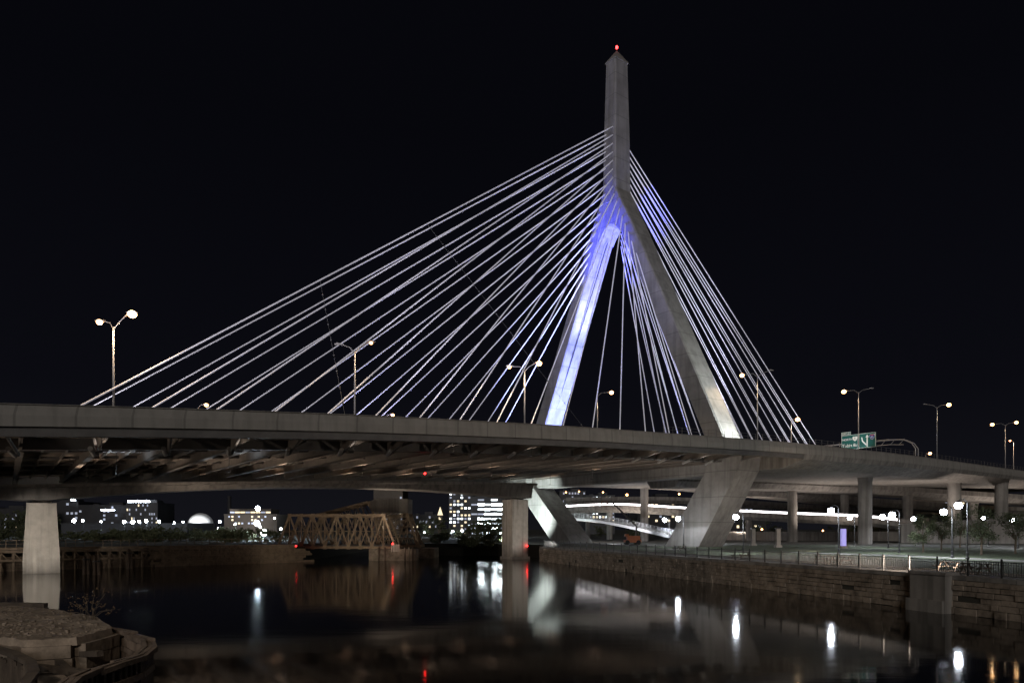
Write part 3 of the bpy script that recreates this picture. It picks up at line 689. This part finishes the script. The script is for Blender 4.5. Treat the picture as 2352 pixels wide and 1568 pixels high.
for px,d,yt,r in ((1095,150,1208,3.2),(1128,152,1222,3.0),(1072,158,1230,2.5),(1460,150,1218,2.2),(1010,162,1226,2.4)):
    b=G(px,d,2.6); zt=W(px,yt,d).z; o=thing('shrub',b,'dense dark riverside shrub','shrub','riverside shrubs')
    mb=MB()
    for i in range(5): mb.tube(b,b+Vector((R.uniform(-1,1),R.uniform(-1,1),(zt-2.6)*.6)),.06,.02,5)
    make(mb,'branch','bark',o); mb=MB(); leaf_cloud(mb,b+Vector((0,0,(zt-2.6)*.5)),r,r,(zt-2.6)*.55,1400,.35,12); make(mb,'crown','darkleaf',o,norm=False)
mb=MB()
for i in range(46):
    px=R.uniform(-60,640); d=R.uniform(170,230); b=G(px,d); h=R.uniform(2.2,4) if px>60 else R.uniform(6,9)
    leaf_cloud(mb,b+Vector((0,0,h*.5)),R.uniform(4,8),3,h*.5,260,.7,8)
for i in range(30):
    px=R.uniform(960,1160) if i%2 else R.uniform(1380,2400); d=R.uniform(255,320); b=G(px,d); h=R.uniform(5,9)
    leaf_cloud(mb,b+Vector((0,0,h*.5)),R.uniform(4,8),3,h*.5,220,.9,8)
make(mb,'tree_belt','darkleaf',kind='stuff',label='dark distant belt of trees along the bank',cat='trees',norm=False)

# ---------------- boom lift ----------------
b=G(1452,148); o=thing('boom_lift',b,'orange boom lift with raised articulated arm and basket','boom lift')
mb=MB(); mb.box(b+Vector((0,0,.75)),(3.6,2,.5)); mb.box(b+Vector((.2,0,1.45)),(2.8,1.7,.9)); mb.box(b+Vector((-1.2,0,2.0)),(.8,1.2,.5)); make(mb,'chassis','orange',o)
for x in (-1.2,1.2):
    for y in (-1,1):
        make(MB().tube(b+Vector((x,y-.18,.5)),b+Vector((x,y+.18,.5)),.5,.5,16),'wheel','tire',o)
mb=MB(); e1=W(1462,1208,148); e2=W(1405,1152,148); mb.beam(b+Vector((.8,0,1.8)),e1,.35); mb.beam(e1,e2,.3); mb.beam(e2,e2+Vector((-1.2,0,-.5)),.2); make(mb,'arm','steel',o)
mb=MB(); k=e2+Vector((-1.6,0,-.7))
for x in (-.6,.6):
    for y in (-.4,.4): mb.beam(k+Vector((x,y,-.3)),k+Vector((x,y,.8)),.05)
for z in (-.3,.25,.8):
    for y in (-.4,.4): mb.beam(k+Vector((-.6,y,z)),k+Vector((.6,y,z)),.05)
    for x in (-.6,.6): mb.beam(k+Vector((x,-.4,z)),k+Vector((x,.4,z)),.05)
mb.box(k+Vector((0,0,-.33)),(1.3,.9,.05)); make(mb,'basket','orange',o)

# ---------------- city buildings ----------------
def building(px0,px1,ytop,d,depth,mat,rows,cols,frac,wm,lab,ybot=None,wfill=(.55,.5),roofbox=True,maxw=70,seed=1):
    rr=random.Random(seed); a=G(px0,d,2.65); bb=G(px1,d,2.65); zt=W(0,ytop,d).z; w=bb.x-a.x; cx=(a.x+bb.x)/2
    o=thing('building',(cx,d,2.65),lab,'building','city buildings beyond the river')
    make(MB().box((cx,d+depth/2,(zt+2.65)/2),(w,depth,zt-2.65)),'wall',mat,o)
    mb=MB(); mb.box((cx,d+depth/2,zt+.25),(w+.5,depth+.5,.48))
    if roofbox: mb.box((cx+w*.15,d+depth*.5,zt+1.6),(w*.3,depth*.4,2.2)); mb.box((cx-w*.25,d+depth*.4,zt+1.0),(w*.12,depth*.3,1.0))
    make(mb,'roof',mat,o)
    z0=2.65 if ybot is None else W(0,ybot,d).z; n=0
    cells=[(i,j) for i in range(rows) for j in range(cols)]; rr.shuffle(cells)
    for i,j in cells:
        if n>=maxw: break
        if rr.random()<frac:
            m_=rr.choice(wm); x=a.x+w*(j+.5)/cols; z=z0+(zt-z0)*(i+.5)/rows
            make(MB().box((x,d-.03,z),(w/cols*wfill[0],.12,(zt-z0)/rows*wfill[1])),'window',m_,o); n+=1
    return o,cx,zt,w
building(-60,60,1168,520,30,'wall_dark',5,14,.25,['win_d','win_d','win_y'],'low dark brick block with a few lit windows',1215)
building(60,180,1152,560,30,'wall_dark',6,12,.1,['win_d'],'dark warehouse block with hotel sign',1215)
building(180,290,1160,540,30,'wall_dark',6,12,.12,['win_d','win_d'],'dark mid-rise block at night',1215,seed=3)
o,cx,zt,w=building(290,362,1155,500,25,'wall_mid',6,14,.3,['win_d','win_d','win_d','win_y'],'hotel block topped by glowing letters',1215,seed=4)
flatrot=Matrix.Rotation(math.pi/2,4,'X')
textobj('ROYAL SONESTA',2.1,(cx-2,499.6,zt+.6),flatrot,'signlit',o,'roof_sign')
o2=thing('lit_sign',W(248,1171,530),'glowing white rooftop letters','sign'); textobj('HOTEL SONESTA',1.4,W(248,1172,530),flatrot,'signlit',o2)
o2=thing('lit_sign',W(168,1149,555),'glowing white rooftop letters','sign'); textobj('HOTEL',1.4,W(168,1149,555),flatrot,'signlit',o2)
building(140,430,1203,340,30,'wall_dark',3,24,.0,['win_d'],'long low dark parking structure',roofbox=False)
o,cx,zt,w=building(515,636,1182,400,25,'wall_brown',3,16,.3,['win_y','win_y','win_d'],'low floodlit museum building with bright eaves',1205,roofbox=False,seed=6)
building(528,622,1170,415,15,'wall_brown',1,8,1,['win_y','win_y','win_d'],'lit upper storey of museum hall',1182,roofbox=False,seed=8,wfill=(.9,.3))
spot((-150,380,8),(-155,402,14),9000,(.9,.95,1),110,.9,1)
dc=G(461,400); o=thing('planetarium_dome',dc,'floodlit white dome on a round base','dome building')
make(MB().lathe(dc,[(7.4,0),(7.4,6.4),(7.6,6.5),(7.6,6.8)],28),'drum','wall_mid',o)
make(MB().lathe(dc+Vector((0,0,6.6)),[(6.8*math.cos(a*math.pi/20),6.2*math.sin(a*math.pi/20)) for a in range(0,10)]+[(.1,6.2)],28),'dome','dome',o,smooth=True)
spot(dc+Vector((4,-22,2)),dc+Vector((0,0,10)),42000,(.95,.98,1),70,.8,1)
b=G(527,600); o=thing('chimney_stack',b,'tall thin dark industrial chimney','chimney'); make(MB().lathe(b,[(2.0,0),(1.4,31),(1.6,31.2),(1.6,32.5)],12),'shaft','wall_dark',o)
building(858,925,1118,480,25,'wall_brown',12,8,.12,['win_y','win_d'],'tall brown brick tower block',1235,seed=9)
building(940,1005,1182,560,25,'wall_mid',5,9,.3,['win_y','win_d'],'distant brick apartment block',1235,seed=10)
building(1031,1082,1122,430,25,'wall_mid',14,6,.62,['win_w','win_y','win_w','win_d'],'slim apartment tower with many lit windows',1235,seed=11,maxw=90)
building(1082,1158,1142,330,30,'wall_mid',9,5,.9,['win_b','win_w','win_w','win_b','win_d'],'glass office block with bright lit floors',1240,wfill=(.93,.34),seed=12)
building(1285,1345,1128,520,30,'wall_mid',8,9,.4,['win_w','win_d','win_d'],'bluish office block with lit floors',1200,seed=13)
building(1345,1412,1138,480,30,'wall_mid',7,9,.5,['win_w','win_d','win_y'],'mid-rise glass block with lit windows',1200,seed=14)
building(1465,1560,1142,420,30,'wall_dark',6,10,.25,['win_d','win_y'],'dark office block beyond the ramps',1200,seed=15)
building(1640,1760,1165,450,30,'wall_dark',4,12,.25,['win_d','win_y'],'dark low block beyond the ramps',1215,seed=16)
building(2080,2230,1150,330,30,'wall_brown',5,12,.25,['win_d','win_y'],'brown brick block behind the viaduct',1215,seed=17)
building(2230,2420,1168,300,30,'wall_dark',4,14,.2,['win_d','win_d'],'dark warehouse behind the viaduct',1215,seed=18)
b=G(1011,420); o=thing('clock_tower',b,'small lit church tower with pointed spire','tower'); make(MB().box(b+Vector((0,0,6)),(2.6,2.6,12)),'shaft','wall_brown',o); make(MB().lathe(b+Vector((0,0,12)),[(1.7,0),(.1,5)],8),'spire','win_y',o); make(MB().box(b+Vector((0,-1.32,10)),(1.4,.1,1.4)),'clock_face','win_y',o)  # spire looks lit through emission put into its material

# ---------------- city street lamps ----------------
def city_lamp(px,py,d,r=.3,mat='city'):
    w=W(px,py,d); b=Vector((w.x,w.y,2.7)); o=thing('street_lamp',b,'slim street lamp glowing cool white on the far bank','street lamp','street lamps on the far bank')
    mb=MB(); mb.tube(b,Vector((w.x+.6,w.y,w.z)),.1,.07,6); mb.beam(Vector((w.x+.6,w.y,w.z+r)),w+Vector((-.2,0,r+.12)),.08); mb.box(w+Vector((0,0,r+.1)),(.9,.5,.12)); make(mb,'post','black',o)
    make(MB().ball(w,r,8),'bulb',mat,o,smooth=True)
for px,py,d,r in ((592,1167,330,1.1),(590,1201,240,1.0),(606,1222,200,.95),(598,1210,260,.4),(365,1197,300,.5),(400,1200,300,.35),(420,1198,320,.35),(336,1196,300,.6),(505,1197,300,.45),(540,1203,290,.35),(630,1190,330,.35),(500,1212,280,.25),
    (170,1195,300,.7),(190,1195,300,.5),(232,1197,300,.35),(285,1198,300,.6),(305,1198,300,.7),(320,1198,300,.5),(690,1182,400,.35),(1040,1220,260,.3),(1062,1218,250,.35),(975,1222,300,.22),(20,1222,250,.2),(90,1215,260,.2),(645,1214,260,.3),(700,1228,240,.22)):
    city_lamp(px,py,d,r)
for px,py,d,r in ((1440,1136,330,.6),(1385,1130,330,.4),(1560,1134,340,.5),(1960,1142,300,.5),(2040,1165,290,.45),(2280,1150,250,.45),(1300,1130,350,.4),(1330,1128,330,.35),(1480,1132,330,.35),(1600,1205,230,.3),(1890,1218,230,.3),(1750,1215,230,.35),(2120,1125,280,.4)):
    city_lamp(px,py,d,r,'warm_dim')
for px,py,d in ((680,1254,128),(902,1249,129),(1211,1254,138)):
    w=W(px,py,d); o=thing('navigation_light',w-Vector((0,0,.6)),'small red navigation light on a short post','navigation light','red navigation lights')
    make(MB().tube(w-Vector((0,0,1.6)),w,.06),'post','black',o); make(MB().ball(w+Vector((0,-.05,.1)),.13,8),'lens','red',o)
w=W(976,1087,92); o=thing('navigation_light',w,'red navigation light hanging below the bridge deck','navigation light','red navigation lights')
make(MB().tube(w,w+Vector((0,0,1.2)),.05),'hanger','black',o); make(MB().ball(w,.12,8),'lens','red',o)

# under-deck uplights (shielded, aimed up at the soffit); warm rows added only to brighten it
ul=[(97,18,800,(.72,.86,1)),(85,18,800,(.72,.86,1))]
for tt in (119,107,95,83,71,58,46,34,22,10):
    ul.append((tt-1,-12,620,(1,.70,.48)))
    ul.append((tt+5,34.5,70,(1,.84,.7)))
for tt in (112,100,76,64,52,40,16): ul.append((tt-1,8,420,(1,.74,.54)))
for t,s,pw,col in ul:
    z=zs(t)-(4.4 if s<30 else 3.2); p=P(t,s,z)
    o=thing('underdeck_light',p,'small boxed uplight under the deck, most added to brighten the soffit','light fixture','light fixtures under the deck')
    mb=MB(); mb.box(p,(.5,.35,.1)); mb.tube(p+Vector((.2,0,0)),Vector((p.x+.2,p.y,zs(t)-1.42)),.03); make(mb,'housing','black',o)
    spot(p+Vector((0,0,.15)),p+Vector((0,0,5)),pw,col,150,.6,.3)

# ---------------- lights ----------------
B1=(.045,.06,1.0)
spot(P(0,4,20.2),P(0,-21,42),360000,(.27,.33,1),70,.6,.4)
spot(P(.5,-2,20.2),P(0,-8,65),600000,(.38,.43,1),26,.9,.4)
spot(P(30,4,19.5),P(0,-1,67),1150000,B1,19,1,.4)
spot(P(24,20,19.5),P(1,2,66),90000,B1,18,1,.4)
spot(P(-24,0,20.6),P(-3,0,64),60000,(.25,.28,1),40,1,.4)
spot(P(1.5,38.5,20.2),P(0,28.5,26),30000,(.92,1,.97),60,.8,.4)
spot(P(-1,39.5,20.2),P(0,24,38),26000,(.92,1,.97),34,.9,.4)
spot(P(19,-17,3.4),P(2,-25,12),80000,(.86,1,.96),60,.7,.4)
spot(P(14,31,3.2),P(1,25,12),1600,(1,.95,.88),70,.8,.4)
CW=(.9,.87,1)
spot(P(108,40,14.6),P(50,16,55),40000,CW,60,.9,.5)
spot(P(104,34,14.6),P(90,28,22),420,(1,.9,.8),120,.9,.5)
spot(P(70,39,18),P(38,16,58),32000,(.78,.76,1),80,.9,.5)
spot(P(38,39,19.2),P(18,12,60),36000,(.34,.36,1),60,.9,.5)
spot(P(104,-22,15),P(50,-18,50),38000,CW,70,.9,.5)
spot(P(55,-22,18.5),P(30,-12,55),38000,(.45,.47,1),80,.9,.5)
spot(P(-40,10,20.8),P(-22,0,60),70000,(.66,.67,1),60,.9,.5)
spot(P(-88,12,20.8),P(-45,0,52),80000,CW,60,.9,.5)
spot((-61,77,1.5),(-65,94,5.5),6500,(1,.93,.84),44,.8,.5)  # this spot and the next are added to brighten the girder bridge piers
spot((7.6,121,3.2),(.6,139,7),3800,(1,.95,.88),44,.8,.5)
for a,b,pw in (((-50,88,2.2),(-34,108,16),6500),((-30,124,3),(-8,128,18),6500),((9,121,3.3),(22,120,19),6000),((34,52,3.4),(0,90,17),11000),((-62,52,2.4),(-38,76,14),6500),((44,100,3.4),(55,135,18),8000)):
    spot(a,b,pw,(1,.82,.66),100,.9,1.0)  # unseen fill spots added low down to lift the deck underside
for px,d,z,pw in ((1900,172,4,6500),(2150,165,4,6500),(1700,205,4,8000),(1450,205,4,11000),(2300,190,4,6500),(1380,180,4,5000),(1600,185,4,8000)):
    p=G(px,d,z); spot(p,p+Vector((0,0,10)),pw,(1,.87,.77),160,.6,.5)
spot(G(1400,150,3.2),W(1440,1205,170),26000,(.95,.95,1),80,.8,.5)

sun=bpy.data.lights.new('city_glow_fill','SUN'); sun.energy=.76; sun.angle=math.radians(20); sun.color=(1,.955,.9)  # added soft fill from the camera side, standing in for city glow
so=bpy.data.objects.new('city_glow_fill',sun); COL.objects.link(so); so.rotation_euler=Vector((.12,1,-.33)).to_track_quat('-Z','Y').to_euler()

w=bpy.data.worlds.new('World'); scene.world=w; w.use_nodes=True; nt=w.node_tree; N=nt.nodes; L=nt.links
bg=N['Background']; tc=N.new('ShaderNodeTexCoord'); spx=N.new('ShaderNodeSeparateXYZ'); L.new(tc.outputs['Generated'],spx.inputs[0])
cr=N.new('ShaderNodeValToRGB'); e=cr.color_ramp.elements; e[0].position=0; e[0].color=(.0065,.0066,.009,1); e[1].position=.5; e[1].color=(.0019,.002,.0034,1)
m_=e.new(.18); m_.color=(.0032,.0033,.0054,1)
L.new(spx.outputs['Z'],cr.inputs['Fac']); L.new(cr.outputs[0],bg.inputs['Color']); bg.inputs['Strength'].default_value=1

cam=bpy.data.cameras.new('camera'); co=bpy.data.objects.new('camera',cam); COL.objects.link(co); co.location=(0,0,H); co.rotation_euler=(math.pi/2,0,0)
cam.sensor_width=36; cam.lens=24; cam.shift_y=(HOR-784)/2352; cam.clip_end=8000; cam.clip_start=.1
scene.camera=co
